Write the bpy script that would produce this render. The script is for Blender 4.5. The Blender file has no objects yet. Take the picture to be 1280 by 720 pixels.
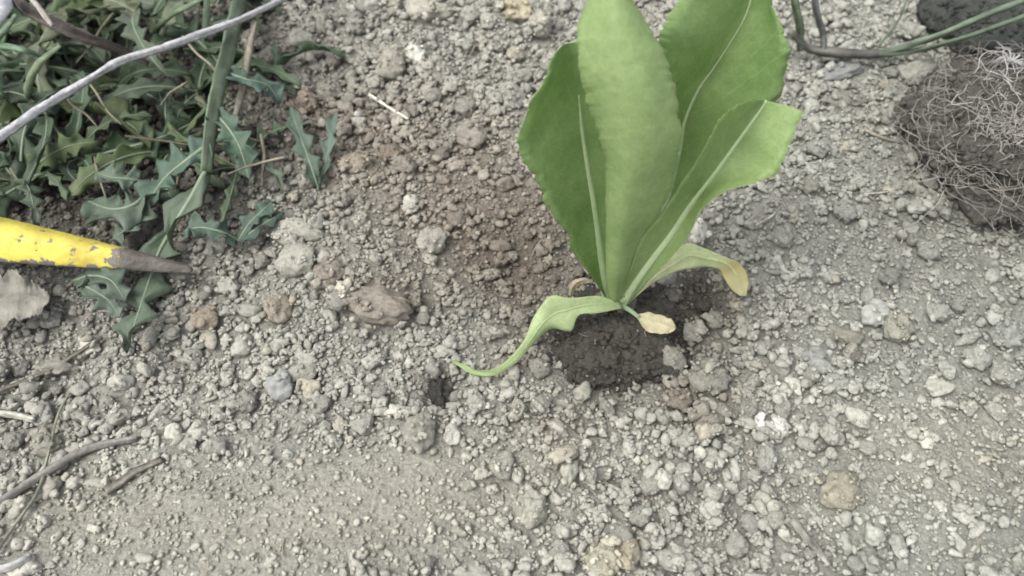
import bpy, math, random
import numpy as np
from mathutils import Vector, noise as mnoise

random.seed(7); rng = np.random.default_rng(11)
sc = bpy.context.scene
COL = sc.collection

# ------------------------------------------------------------------ camera, sky, sun, exposure
CAM_H, PITCH, FPX = 0.27, math.radians(54), 1050.0
cam = bpy.data.cameras.new('camera'); cam_o = bpy.data.objects.new('camera', cam); COL.objects.link(cam_o)
cam.sensor_width = 36; cam.lens = 36 * FPX / 1280; cam.clip_start = 0.005; cam.clip_end = 200
cam_o.location = (0, 0, CAM_H); cam_o.rotation_euler = (math.pi / 2 - PITCH, 0, 0)
cam.dof.use_dof = True; cam.dof.focus_distance = 0.295; cam.dof.aperture_fstop = 12
sc.camera = cam_o

w = bpy.data.worlds.new('World'); sc.world = w; w.use_nodes = True
nt = w.node_tree; bg = nt.nodes['Background']
sky = nt.nodes.new('ShaderNodeTexSky'); sky.sky_type = 'NISHITA'; sky.sun_disc = False
SUN_EL, SUN_AZ = math.radians(62), math.radians(-118)       # azimuth from +Y, negative = towards -X (left)
sky.sun_elevation = SUN_EL; sky.sun_rotation = SUN_AZ
sky.air_density = 1.0; sky.dust_density = 4.0; sky.ozone_density = 1.0
hs = nt.nodes.new('ShaderNodeHueSaturation'); hs.inputs['Saturation'].default_value = 0.25   # overcast: grey sky
nt.links.new(sky.outputs[0], hs.inputs['Color']); nt.links.new(hs.outputs[0], bg.inputs['Color'])
bg.inputs['Strength'].default_value = 0.15
sl = bpy.data.lights.new('sun', 'SUN'); sl.energy = 1.1; sl.angle = math.radians(35); sl.color = (1, .97, .91)
so = bpy.data.objects.new('sun', sl); COL.objects.link(so)
sd = Vector((math.sin(SUN_AZ) * math.cos(SUN_EL), math.cos(SUN_AZ) * math.cos(SUN_EL), math.sin(SUN_EL)))
so.rotation_euler = (-sd).to_track_quat('-Z', 'Y').to_euler(); so.location = sd * 3
vs = sc.view_settings; vs.view_transform = 'Standard'; vs.look = 'None'; vs.gamma = 1; vs.exposure = 0.92
sc.cycles.use_denoising = True
sc.cycles.filter_width = 1.7
sc.cycles.max_bounces = 8; sc.cycles.diffuse_bounces = 6

# ------------------------------------------------------------------ pixel <-> world (1280x720 photograph)
cp, sp = math.cos(PITCH), math.sin(PITCH)
def ray(px, py):
    a = (px - 640) / FPX; b = (360 - py) / FPX
    return a, cp + b * sp, -sp + b * cp
def gp(px, py, z=0.0):                       # on the level z
    a, b, c = ray(px, py); t = (z - CAM_H) / c
    return Vector((a * t, b * t, z))
def vp(px, py, y):                           # on the upright plane at depth y
    a, b, c = ray(px, py); t = y / b
    return Vector((a * t, y, CAM_H + c * t))
def proj(x, y, z=0.0):
    dz = z - CAM_H
    f = y * cp - dz * sp; u = y * sp + dz * cp
    return 640 + FPX * x / f, 360 - FPX * u / f
def ppm(px, py):                             # pixels per metre on the ground there
    g = gp(px, py); return FPX / (g.y * cp + CAM_H * sp)

# ------------------------------------------------------------------ helpers
def tag(o, label=None, cat=None, group=None, kind=None):
    if label: o['label'] = label
    if cat: o['category'] = cat
    if group: o['group'] = group
    if kind: o['kind'] = kind
    return o
def link(name, me, mat=None, parent=None, loc=None):
    o = bpy.data.objects.new(name, me); COL.objects.link(o)
    if mat and me is not None and not me.materials: me.materials.append(mat)
    if parent: o.parent = parent
    if loc is not None: o.location = loc
    return o
def empty(name, loc=(0, 0, 0)):
    o = bpy.data.objects.new(name, None); COL.objects.link(o); o.location = loc; o.empty_display_size = 0.01
    return o
def mesh_np(name, V, F, cols=None, smooth=True):
    """V (n,3), F (m,k) constant k"""
    me = bpy.data.meshes.new(name)
    V = np.asarray(V, np.float32); F = np.asarray(F, np.int32); k = F.shape[1]
    me.vertices.add(len(V)); me.vertices.foreach_set('co', V.ravel())
    me.loops.add(F.size); me.loops.foreach_set('vertex_index', F.ravel())
    me.polygons.add(len(F)); me.polygons.foreach_set('loop_start', np.arange(0, F.size, k, dtype=np.int32))
    if cols is not None:
        a = me.attributes.new('Col', 'FLOAT_COLOR', 'POINT')
        c = np.ones((len(V), 4), np.float32); c[:, :3] = cols
        a.data.foreach_set('color', c.ravel())
    me.update(calc_edges=True); me.validate()
    if smooth: me.polygons.foreach_set('use_smooth', np.ones(len(me.polygons), bool))
    return me
def spline(P, n):
    """Catmull-Rom through rows of P (k,d) -> (n,d)"""
    P = np.asarray(P, float); k = len(P)
    E = np.vstack([2 * P[0] - P[1], P, 2 * P[-1] - P[-2]])
    t = np.linspace(0, k - 1 - 1e-9, n); i = t.astype(int); f = (t - i)[:, None]
    p0, p1, p2, p3 = E[i], E[i + 1], E[i + 2], E[i + 3]
    return .5 * (2 * p1 + (p2 - p0) * f + (2 * p0 - 5 * p1 + 4 * p2 - p3) * f ** 2 + (3 * p1 - p0 - 3 * p2 + p3) * f ** 3)
def tube_arrays(pts, rad, ns=7, rough=0.0, seed=0):
    P = np.asarray(pts, float); n = len(P)
    R = np.broadcast_to(np.asarray(rad, float), (n,))
    T = np.gradient(P, axis=0); T /= np.linalg.norm(T, axis=1)[:, None] + 1e-12
    up = np.array([0, 0, 1.0]); A = np.cross(T, up); ln = np.linalg.norm(A, axis=1)
    A[ln < 1e-3] = (1, 0, 0); A /= np.linalg.norm(A, axis=1)[:, None]; B = np.cross(T, A)
    r2 = np.random.default_rng(seed)
    th = np.linspace(0, 2 * math.pi, ns, endpoint=False)
    rr = R[:, None] * (1 + rough * r2.normal(size=(n, ns)))
    V = P[:, None] + rr[..., None] * (np.cos(th)[None, :, None] * A[:, None] + np.sin(th)[None, :, None] * B[:, None])
    V = np.vstack([V.reshape(-1, 3), P[:1], P[-1:]])
    i = np.arange(n - 1)[:, None] * ns; j = np.arange(ns)[None]; j2 = (j + 1) % ns
    a, b, c, d = i + j, i + j2, i + ns + j2, i + ns + j
    F = np.concatenate([np.stack([a, b, c], -1).reshape(-1, 3), np.stack([a, c, d], -1).reshape(-1, 3)])
    e = (n - 1) * ns; jj = np.arange(ns); k2 = (jj + 1) % ns
    F = np.concatenate([F, np.stack([k2, jj, np.full(ns, n * ns)], -1), np.stack([e + jj, e + k2, np.full(ns, n * ns + 1)], -1)])
    return V, F
def tube(name, pts, rad, mat, parent=None, ns=7, n=None, rough=0.0, seed=0):
    pts = np.array([tuple(p) for p in pts])
    rad = np.broadcast_to(np.asarray(rad, float), (len(pts),))
    if n: q = spline(np.c_[pts, rad], n); pts, rad = q[:, :3], np.abs(q[:, 3])
    V, F = tube_arrays(pts, rad, ns, rough, seed)
    r2 = np.random.default_rng(seed + 5); m_ = len(pts)                      # lengthwise grain: pale and dark streaks
    g_ = r2.uniform(.4, 1.5, ns)[None] * np.ones((m_, 1)); w_ = r2.normal(size=(m_, ns)) * .22
    for _ in range(2): w_[1:-1] = (w_[:-2] + w_[1:-1] + w_[2:]) / 2.2
    g_ = np.append(np.clip(g_ + w_, .3, 1.7).ravel(), [.7, .7])
    return link(name, mesh_np(name, V, F, np.repeat(g_[:, None], 3, 1)), mat, parent)
def join(parts):
    Vs, Fs, o = [], [], 0
    for V, F in parts: Vs.append(V); Fs.append(F + o); o += len(V)
    return np.vstack(Vs), np.vstack(Fs)

# ------------------------------------------------------------------ materials
def mat_new(name, rough=.9, spec=.25):
    m = bpy.data.materials.new(name); m.use_nodes = True
    b = m.node_tree.nodes['Principled BSDF']; b.inputs['Roughness'].default_value = rough
    b.inputs['Specular IOR Level'].default_value = spec
    return m, m.node_tree, b
def nd(t, ty, **kw):
    n = t.nodes.new(ty)
    for k, v in kw.items():
        if k in n.inputs: n.inputs[k].default_value = v
        else: setattr(n, k, v)
    return n
def noise_tex(t, co, scale, detail=4, rough=.6):
    n = nd(t, 'ShaderNodeTexNoise', Scale=scale, Detail=detail, Roughness=rough); t.links.new(co, n.inputs['Vector']); return n
def ramp(t, fac, stops):
    r = t.nodes.new('ShaderNodeValToRGB'); e = r.color_ramp.elements
    while len(e) < len(stops): e.new(.5)
    for q, (p, c) in zip(e, stops): q.position = p; q.color = c if len(c) == 4 else (*c, 1)
    t.links.new(fac, r.inputs[0]); return r
def mul(t, a, b, fac=1.0, mode='MULTIPLY'):
    m = t.nodes.new('ShaderNodeMix'); m.data_type = 'RGBA'; m.blend_type = mode
    if isinstance(fac, float): m.inputs[0].default_value = fac
    else: t.links.new(fac, m.inputs[0])
    for s, k in ((a, 6), (b, 7)):
        if isinstance(s, tuple): m.inputs[k].default_value = (*s, 1) if len(s) == 3 else s
        else: t.links.new(s, m.inputs[k])
    return m.outputs[2]
def bump(t, bs, h, strength, dist):
    n = nd(t, 'ShaderNodeBump', Strength=strength, Distance=dist); t.links.new(h, n.inputs['Height']); t.links.new(n.outputs[0], bs.inputs['Normal']); return n
def soil_mat(name, src, rough=.95, var=(.72, 1.22), bs=.7, bd=.0006, spec=.12, speck=True, sc_=1.0):
    """src: 'attr' vertex colour, 'obj' object colour"""
    m, t, b = mat_new(name, rough, spec)
    co = nd(t, 'ShaderNodeTexCoord').outputs['Object']
    if src == 'attr': c = nd(t, 'ShaderNodeAttribute', attribute_name='Col').outputs['Color']
    else: c = nd(t, 'ShaderNodeObjectInfo').outputs['Color']
    n1 = noise_tex(t, co, 420 * sc_, 6, .7)
    r = ramp(t, n1.outputs[0], [(.25, (var[0],) * 3), (.75, (var[1],) * 3)])
    c = mul(t, c, r.outputs[0])
    if speck:                                         # fine grit: pale and dark grains
        v = nd(t, 'ShaderNodeTexVoronoi', Scale=1100 * sc_); t.links.new(co, v.inputs['Vector'])
        r2 = ramp(t, v.outputs['Color'], [(0, (.8, .79, .77)), (.5, (1, 1, 1)), (1, (1.17, 1.16, 1.14))])
        c = mul(t, c, r2.outputs[0])
    t.links.new(c, b.inputs['Base Color'])
    n2 = noise_tex(t, co, 900 * sc_, 5, .75)
    if src == 'attr' and bd > .001:
        v3 = nd(t, 'ShaderNodeTexVoronoi', Scale=520); t.links.new(co, v3.inputs['Vector'])
        h3 = nd(t, 'ShaderNodeMath', operation='MULTIPLY_ADD'); t.links.new(v3.outputs['Distance'], h3.inputs[0]); h3.inputs[1].default_value = -.9; t.links.new(n2.outputs[0], h3.inputs[2])
        bump(t, b, h3.outputs[0], bs, bd)
    else: bump(t, b, n2.outputs[0], bs, bd)
    return m
M_ground = soil_mat('dry_soil', 'attr', bs=1, bd=.0012)
M_crumb = soil_mat('soil_crumbs', 'attr', bs=.6, bd=.0005)
M_clod = soil_mat('soil_clod', 'obj', bs=.9, bd=.0011, sc_=.007)
M_stone = soil_mat('stone', 'obj', rough=.75, var=(.66, 1.15), bs=.8, bd=.0008, spec=.25, speck=False, sc_=.005)
M_peat = soil_mat('potting_soil', 'obj', rough=.95, var=(.55, 1.5), bs=1, bd=.0015)

def leaf_mat(name, base, vein, trans=.3, old=None, rough=.55, objcol=False):
    """UV.x across (-1..1 mapped 0..1), UV.y along"""
    m, t, b = mat_new(name, rough, .3)
    uv = nd(t, 'ShaderNodeUVMap').outputs[0]; sep = nd(t, 'ShaderNodeSeparateXYZ'); t.links.new(uv, sep.inputs[0])
    co = nd(t, 'ShaderNodeTexCoord').outputs['Object']
    n = noise_tex(t, co, 45, 4, .6); n2 = noise_tex(t, co, 260, 4, .65)
    c = base
    if objcol:
        c = nd(t, 'ShaderNodeObjectInfo').outputs['Color']
    r = ramp(t, n.outputs[0], [(.3, (.78, .84, .74)), (.7, (1.18, 1.12, 1.2))])
    c = mul(t, c, r.outputs[0])
    r = ramp(t, n2.outputs[0], [(.3, (.9, .92, .9)), (.7, (1.08, 1.07, 1.08))])
    c = mul(t, c, r.outputs[0])
    # side veins run up and out from the midrib
    ab = nd(t, 'ShaderNodeMath', operation='SUBTRACT'); t.links.new(sep.outputs[0], ab.inputs[0]); ab.inputs[1].default_value = .5
    ab2 = nd(t, 'ShaderNodeMath', operation='ABSOLUTE'); t.links.new(ab.outputs[0], ab2.inputs[0])
    ph = nd(t, 'ShaderNodeMath', operation='MULTIPLY_ADD'); t.links.new(ab2.outputs[0], ph.inputs[0]); ph.inputs[1].default_value = -.42; t.links.new(sep.outputs[1], ph.inputs[2])
    wob = nd(t, 'ShaderNodeMath', operation='MULTIPLY_ADD'); t.links.new(n.outputs[0], wob.inputs[0]); wob.inputs[1].default_value = .1; t.links.new(ph.outputs[0], wob.inputs[2])
    sc_ = nd(t, 'ShaderNodeMath', operation='MULTIPLY'); t.links.new(wob.outputs[0], sc_.inputs[0]); sc_.inputs[1].default_value = 9.5
    fr = nd(t, 'ShaderNodeMath', operation='PINGPONG'); t.links.new(sc_.outputs[0], fr.inputs[0]); fr.inputs[1].default_value = .5
    vr = ramp(t, fr.outputs[0], [(.0, (1, 1, 1)), (.05, (0, 0, 0))])
    vf = nd(t, 'ShaderNodeMath', operation='MULTIPLY'); t.links.new(vr.outputs[0], vf.inputs[0]); vf.inputs[1].default_value = .3
    c = mul(t, c, vein, vf.outputs[0], 'MIX')
    vn = nd(t, 'ShaderNodeTexVoronoi', Scale=330, feature='DISTANCE_TO_EDGE'); t.links.new(co, vn.inputs['Vector'])       # fine net of veins
    nr = ramp(t, vn.outputs['Distance'], [(0, (1.1, 1.08, 1.12)), (.12, (1, 1, 1))]); c = mul(t, c, nr.outputs[0])
    sp_n = noise_tex(t, co, 130, 2, .5); sr = ramp(t, sp_n.outputs[0], [(.68, (1, 1, 1)), (.74, (.86, .84, .8))]); c = mul(t, c, sr.outputs[0])   # dust and blemishes
    if old is not None:
        for pos, colr in old:
            rr = ramp(t, sep.outputs[1], [(pos[0], (0, 0, 0)), (pos[1], (1, 1, 1))])
            c = mul(t, c, colr, rr.outputs[0], 'MIX')
    t.links.new(c, b.inputs['Base Color'])
    h = nd(t, 'ShaderNodeMath', operation='MULTIPLY_ADD'); t.links.new(vr.outputs[0], h.inputs[0]); h.inputs[1].default_value = -.25; t.links.new(n2.outputs[0], h.inputs[2])
    bump(t, b, h.outputs[0], .35, .0006)
    tr = nd(t, 'ShaderNodeBsdfTranslucent'); tc = mul(t, c, (1.15, 1.25, .6)); t.links.new(tc, tr.inputs[0])
    mx = nd(t, 'ShaderNodeMixShader'); mx.inputs[0].default_value = trans
    t.links.new(b.outputs[0], mx.inputs[1]); t.links.new(tr.outputs[0], mx.inputs[2])
    t.links.new(mx.outputs[0], t.nodes['Material Output'].inputs[0])
    return m
LG = (.325, .43, .195)
M_leaf = leaf_mat('lettuce_leaf', LG, (.37, .48, .25), .4)
M_leaf_dark = leaf_mat('lettuce_leaf_inner', (.255, .365, .15), (.36, .46, .24), .42)
M_leaf_droop = leaf_mat('lettuce_leaf_drooping', (.40, .48, .26), (.46, .54, .33), .35, old=[((.5, 1.0), (.36, .46, .20))])
M_leaf_pale = leaf_mat('lettuce_leaf_yellowing', (.70, .72, .52), (.72, .74, .56), .42, old=[((.55, .72), (.62, .56, .32)), ((.8, 1.0), (.44, .42, .26))])
M_leaf_old = leaf_mat('seed_leaf_withered', (.48, .45, .29), (.42, .39, .24), .3)
M_leaf_dry = leaf_mat('leaf_dried', (.40, .34, .26), (.4, .34, .26), .2)
M_weed = leaf_mat('weed_leaf', LG, (.16, .26, .15), .25, rough=.6, objcol=True)
def plain(name, c, rough=.8, var=.25, scale=300, stretch=(1, 1, 1), b_=.5, bd=.0004, objcol=False, grain=False):
    m, t, bs = mat_new(name, rough, .25)
    co = nd(t, 'ShaderNodeTexCoord').outputs['Object']
    n = noise_tex(t, co, scale, 5, .65)
    r = ramp(t, n.outputs[0], [(.28, (1 - var,) * 3), (.72, (1 + var,) * 3)])
    if objcol: c = nd(t, 'ShaderNodeObjectInfo').outputs['Color']
    if grain: c = mul(t, c, nd(t, 'ShaderNodeAttribute', attribute_name='Col').outputs['Color'])
    t.links.new(mul(t, c, r.outputs[0]), bs.inputs['Base Color'])
    bump(t, bs, n.outputs[0], b_, bd); return m
M_rib = plain('leaf_midrib', (.37, .47, .25), .5, .1)
M_ribpale = plain('leaf_midrib_pale', (.42, .51, .29), .5, .1)
M_weedrib = plain('weed_midrib', (.20, .24, .17), .6, .15)
M_stem = plain('weed_stem', (.15, .2, .11), .6, .3, 200, objcol=True, grain=True)
M_twig = plain('dry_wood', (.3, .28, .25), .85, .35, 500, b_=.8, bd=.0006, objcol=True, grain=True)
M_root = plain('root_fibre', (.42, .38, .33), .7, .2, 600, objcol=True)
M_perlite = plain('perlite', (.20, .20, .18), .9, .2, 500)

# tool paint: yellow, flaked through to brown-grey steel
def paint_mat():
    m, t, b = mat_new('flaking_yellow_paint', .45, .4)
    co = nd(t, 'ShaderNodeTexCoord').outputs['Object']
    n = noise_tex(t, co, 210, 6, .62); n3 = noise_tex(t, co, 70, 3, .5); n2 = noise_tex(t, co, 500, 4, .6)
    at = nd(t, 'ShaderNodeAttribute', attribute_name='Col')            # wear towards the underside and the tip
    s = nd(t, 'ShaderNodeMath', operation='ADD'); t.links.new(n.outputs[0], s.inputs[0]); t.links.new(at.outputs['Fac'], s.inputs[1])
    s2 = nd(t, 'ShaderNodeMath', operation='MULTIPLY_ADD'); t.links.new(n3.outputs[0], s2.inputs[0]); s2.inputs[1].default_value = .35; t.links.new(s.outputs[0], s2.inputs[2])
    fl = ramp(t, s2.outputs[0], [(.80, (0, 0, 0)), (.815, (1, 1, 1))])
    y = ramp(t, n2.outputs[0], [(.3, (.56, .47, .07)), (.7, (.67, .585, .115))])
    dirt = ramp(t, n3.outputs[0], [(.4, (1, 1, 1)), (.7, (.72, .68, .66))])
    yc = mul(t, y.outputs[0], dirt.outputs[0])
    st = ramp(t, n2.outputs[0], [(.3, (.13, .115, .10)), (.7, (.23, .205, .185))])
    c = mul(t, yc, st.outputs[0], fl.outputs[0], 'MIX'); t.links.new(c, b.inputs['Base Color'])
    rr = nd(t, 'ShaderNodeMapRange'); t.links.new(fl.outputs[0], rr.inputs[0]); rr.inputs[3].default_value = .45; rr.inputs[4].default_value = .7
    t.links.new(rr.outputs[0], b.inputs['Roughness'])
    h = nd(t, 'ShaderNodeMath', operation='MULTIPLY_ADD'); t.links.new(fl.outputs[0], h.inputs[0]); h.inputs[1].default_value = -1.; t.links.new(n2.outputs[0], h.inputs[2])
    bump(t, b, h.outputs[0], .5, .0004); return m
M_paint = paint_mat()
M_steel = plain('bare_steel', (.135, .122, .108), .75, .45, 220, b_=1, bd=.0012)
M_steel.node_tree.nodes['Principled BSDF'].inputs['Metallic'].default_value = .25

# ------------------------------------------------------------------ soil: height raster and tints
RES = .0008; X0, X1, Y0, Y1 = -.42, .42, -.02, .54
gx = np.arange(X0, X1, RES); gy = np.arange(Y0, Y1, RES); GX, GY = np.meshgrid(gx, gy)
def vnoise(X, Y, cell, seed):
    r = np.random.default_rng(seed); n = 512; T = r.random((n, n))
    u = X / cell + 200.3; v = Y / cell + 200.7; i = np.floor(u).astype(int); j = np.floor(v).astype(int)
    fu, fv = u - i, v - j; fu = fu * fu * (3 - 2 * fu); fv = fv * fv * (3 - 2 * fv)
    g = lambda a, b: T[a % n, b % n]
    return (g(i, j) * (1 - fu) + g(i + 1, j) * fu) * (1 - fv) + (g(i, j + 1) * (1 - fu) + g(i + 1, j + 1) * fu) * fv - .5
def gauss(px, py, cx, cy, sx, sy, rot=0.0):
    a = math.radians(rot); dx, dy = px - cx, py - cy
    u = (dx * math.cos(a) + dy * math.sin(a)) / sx; v = (-dx * math.sin(a) + dy * math.cos(a)) / sy
    return np.exp(-(u * u + v * v))
def macro(X, Y):
    px, py = proj(X, Y)
    core = np.exp(-np.maximum(0, np.hypot(X, Y - .22) - .5) / .5)
    h = (vnoise(X, Y, .11, 1) * .012 + vnoise(X, Y, .045, 2) * .006 + vnoise(X, Y, .02, 3) * .0035) * core
    h += vnoise(X, Y, .9, 9) * .05 * (1 - core)
    h += core * (.006 * gauss(px, py, 420, 330, 130, 110) + .004 * gauss(px, py, 560, 20, 150, 90) - .010 * gauss(px, py, 110, 120, 190, 190)
         - .006 * gauss(px, py, 775, 430, 85, 60) - .003 * gauss(px, py, 552, 496, 15, 18) - .006 * gauss(px, py, 630, 340, 45, 35)
         + .004 * gauss(px, py, 640, 560, 260, 60) - .005 * gauss(px, py, 530, 380, 20, 12) + .004 * gauss(px, py, 300, 640, 250, 70)
         - .006 * gauss(px, py, 768, 602, 14, 10) - .005 * gauss(px, py, 30, 420, 60, 40))
    return h
def tint(X, Y):
    px, py = proj(X, Y)
    n1 = vnoise(X, Y, .03, 21) + .6 * vnoise(X, Y, .012, 22)
    base = np.stack([.338 + 0 * px, .332 + 0 * px, .292 + 0 * px], -1)
    def blend(c, f):
        nonlocal base
        f = np.clip(f, 0, 1)[..., None]; base = base * (1 - f) + np.array(c) * f
    blend((.305, .312, .275), np.clip((px - 850) / 250, 0, 1) * .8)
    blend((.385, .37, .31), 1.0 * gauss(px, py, 470, 640, 190, 60, -10) + .6 * gauss(px, py, 120, 640, 150, 60) + .6 * gauss(px, py, 1180, 560, 120, 60))
    blend((.225, .198, .165), np.clip(1.1 * gauss(px, py, 590, 285, 165, 120, 20) + .8 * gauss(px, py, 410, 150, 90, 70) + n1 * .5, 0, 1) * (gauss(px, py, 540, 260, 260, 200) > .25))
    blend((.19, .165, .135), .75 * gauss(px, py, 870, 490, 55, 40) + .5 * gauss(px, py, 700, 540, 60, 40) + .8 * gauss(px, py, 480, 380, 60, 30))
    blend((.105, .10, .085), np.clip(1.4 * gauss(px, py, 110, 130, 240, 190), 0, 1))  # soil under the weeds darkened: shade between their leaves painted in
    blend((.12, .105, .085), .8 * gauss(px, py, 660, 330, 60, 60) + .8 * gauss(px, py, 890, 390, 50, 45))  # dark brown patches; the one right of the seedling paints in its shade
    blend((.16, .16, .135), .8 * gauss(px, py, 1230, 190, 140, 140))
    blend((.075, .069, .059), np.clip(1.25 * gauss(px, py, 768, 428, 78, 56) + 1.3 * gauss(px, py, 550, 496, 22, 24) + 1. * gauss(px, py, 870, 370, 40, 35) + n1 * .25 * gauss(px, py, 765, 432, 140, 100), 0, 1))
    return base * (1 + .16 * n1[..., None])
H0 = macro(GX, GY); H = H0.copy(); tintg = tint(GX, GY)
NY, NX = H.shape
def idx(x, y): return min(max(int((y - Y0) / RES), 0), NY - 1), min(max(int((x - X0) / RES), 0), NX - 1)
def deposit(x, y, rx, ry, rz, k, rot=0.0):
    R = max(rx, ry); i0, j0 = idx(x - R, y - R); i1, j1 = idx(x + R, y + R)[0], idx(x + R, y + R)[1]
    i, j = j0, i0
    sx = slice(j0, j1 + 1); sy = slice(i0, i1 + 1)
    dx = GX[sy, sx] - x; dy = GY[sy, sx] - y; c, s = math.cos(rot), math.sin(rot)
    d2 = ((dx * c + dy * s) / rx) ** 2 + ((-dx * s + dy * c) / ry) ** 2
    m = d2 < 1
    if not m.any():
        a, b = idx(x, y); z = H[a, b] + rz * k; H[a, b] = max(H[a, b], z + rz * .7); return z
    h = H[sy, sx]; z = h[m].mean() + rz * k
    h[m] = np.maximum(h[m], z + rz * np.sqrt(1 - d2[m])); return z
def surf(x, y, r=.0):
    if r <= 0: return H[idx(x, y)]
    a0, b0 = idx(x - r, y - r); a1, b1 = idx(x + r, y + r); return float(H[a0:a1 + 1, b0:b1 + 1].mean())
def onsoil(px, py, lift=0.0, r=.002):
    g = gp(px, py)
    for _ in range(3): g = gp(px, py, surf(g.x, g.y, r) + lift)
    return g

# ground sheet: fine core, coarse out to the horizon
core_x = np.arange(-.41, .4101, .0014); core_y = np.arange(-.015, .5301, .0014)
grow = np.cumsum(.003 * 1.45 ** np.arange(25))
xs = np.concatenate([core_x[0] - grow[::-1], core_x, core_x[-1] + grow]); ys = np.concatenate([core_y[0] - grow[::-1], core_y, core_y[-1] + grow])
XX, YY = np.meshgrid(xs, ys)
inside = (np.abs(XX) < .41) & (YY > -.015) & (YY < .53)
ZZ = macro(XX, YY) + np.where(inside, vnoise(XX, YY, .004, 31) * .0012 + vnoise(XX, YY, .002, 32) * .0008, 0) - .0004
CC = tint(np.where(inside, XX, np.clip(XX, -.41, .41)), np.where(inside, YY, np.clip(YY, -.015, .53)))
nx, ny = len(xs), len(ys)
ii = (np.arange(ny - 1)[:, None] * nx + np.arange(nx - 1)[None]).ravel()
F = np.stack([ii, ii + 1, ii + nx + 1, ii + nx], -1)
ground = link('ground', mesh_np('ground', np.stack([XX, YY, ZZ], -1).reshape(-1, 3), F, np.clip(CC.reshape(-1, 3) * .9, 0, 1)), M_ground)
tag(ground, 'dry crumbly grey-beige garden soil', kind='structure')

# ------------------------------------------------------------------ clod shapes
import bmesh
def ico(sub):
    bm = bmesh.new(); bmesh.ops.create_icosphere(bm, subdivisions=sub, radius=1)
    V = np.array([v.co[:] for v in bm.verts]); F = np.array([[v.index for v in f.verts] for f in bm.faces]); bm.free(); return V, F
def clod_shape(sub, seed, lump=.16, cuts=7, fine=.05, crumb=.0):
    r = np.random.default_rng(seed); V, F = ico(sub); off = Vector(r.uniform(-50, 50, 3))
    N = r.normal(size=(cuts, 3)); N /= np.linalg.norm(N, axis=1)[:, None]; D = r.uniform(.55, .9, cuts) if seed % 2 else r.uniform(.72, .97, cuts)
    rad = np.ones(len(V))
    for n_, d in zip(N, D):                                          # soft facets
        c = V @ n_; lim = np.where(c > .05, d / np.maximum(c, .05), 9)
        rad = np.minimum(rad, lim)
    out = []
    for v, q in zip(V, rad):
        p = Vector(v)
        a = q + lump * mnoise.noise(p * 1.7 + off) + fine * mnoise.noise(p * 5 + off)
        if sub >= 4: a += fine * .6 * mnoise.noise(p * 11 + off)
        if crumb:
            d = mnoise.voronoi(p * 2.6 + off)[0][0]; a += crumb * (1 - min(1, d * 1.5)) - crumb * .4
        out.append(v * max(a, .35))
    out = np.array(out); out -= (out.max(0) + out.min(0)) / 2; out /= np.abs(out).max()
    return out, F
BIG = []
for s in range(22):
    crumb = .12 if s % 3 == 0 else .26
    V, F = clod_shape(4, 100 + s, lump=.2, cuts=(9 if s % 3 == 0 else 5), fine=.06, crumb=crumb)
    me = mesh_np('soil_clod', V, F); me.materials.append(M_clod); BIG.append(me)
STONE = []
for s in range(8):
    V, F = clod_shape(4, 301 + 2 * s, lump=.26, cuts=10, fine=.07)
    me = mesh_np('pebble', V, F); me.materials.append(M_stone); STONE.append(me)
MID = [clod_shape(3, 401 + 2 * s, .28, 8, .12, .16 if s % 2 else 0) for s in range(24)]
SMA = [clod_shape(2, 501 + 2 * s, .34, 7, .16) for s in range(40)]
TIN = [clod_shape(1, 601 + 2 * s, .5, 4, .2) for s in range(40)]

def jit(c, a=.12):
    k = 1 + rng.normal() * a; h = rng.normal() * .03
    return (max(c[0] * k * (1 + h), .01), max(c[1] * k, .01), max(c[2] * k * (1 - h), .01), 1)
def paint_tint(x, y, rx, ry, colr):                    # crumbs resting on a clod share its colour
    a0, b0 = idx(x - rx, y - ry); a1, b1 = idx(x + rx, y + ry)
    m = ((GX[a0:a1 + 1, b0:b1 + 1] - x) / rx) ** 2 + ((GY[a0:a1 + 1, b0:b1 + 1] - y) / ry) ** 2 < 1.1
    tintg[a0:a1 + 1, b0:b1 + 1][m] = np.array(colr[:3])
def place_clod(px, py, wpx, hpx, colr, kind='clod', k=.3, rot=None, variant=None, sink=None):
    """photo pixel centre and apparent size -> resting object"""
    g = gp(px, py, .004); s = FPX / (g.y * cp + (CAM_H - .004) * sp)
    rx = wpx / s / 2 * 1.08; el = math.atan2(CAM_H, g.y)
    ap = hpx / s / 2                                            # apparent half height = mix of depth and height
    ry = rz = ap / math.sqrt(math.sin(el) ** 2 + math.cos(el) ** 2)
    ry *= 1.08; rz *= .9
    rot = rng.uniform(-.25, .25) if rot is None else rot
    z = deposit(g.x, g.y, rx * .97, ry * .97, rz, k, rot)
    paint_tint(g.x, g.y, rx, ry, colr)
    pool = STONE if kind == 'stone' else BIG
    me = pool[int(rng.integers(len(pool))) if variant is None else variant % len(pool)]
    o = bpy.data.objects.new('pebble' if kind == 'stone' else 'soil_clod', me); COL.objects.link(o)
    o.location = (g.x, g.y, z); o.scale = (rx, ry, rz); o.rotation_euler = (0, 0, rot); o.color = (*colr, 1)
    return o

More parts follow.
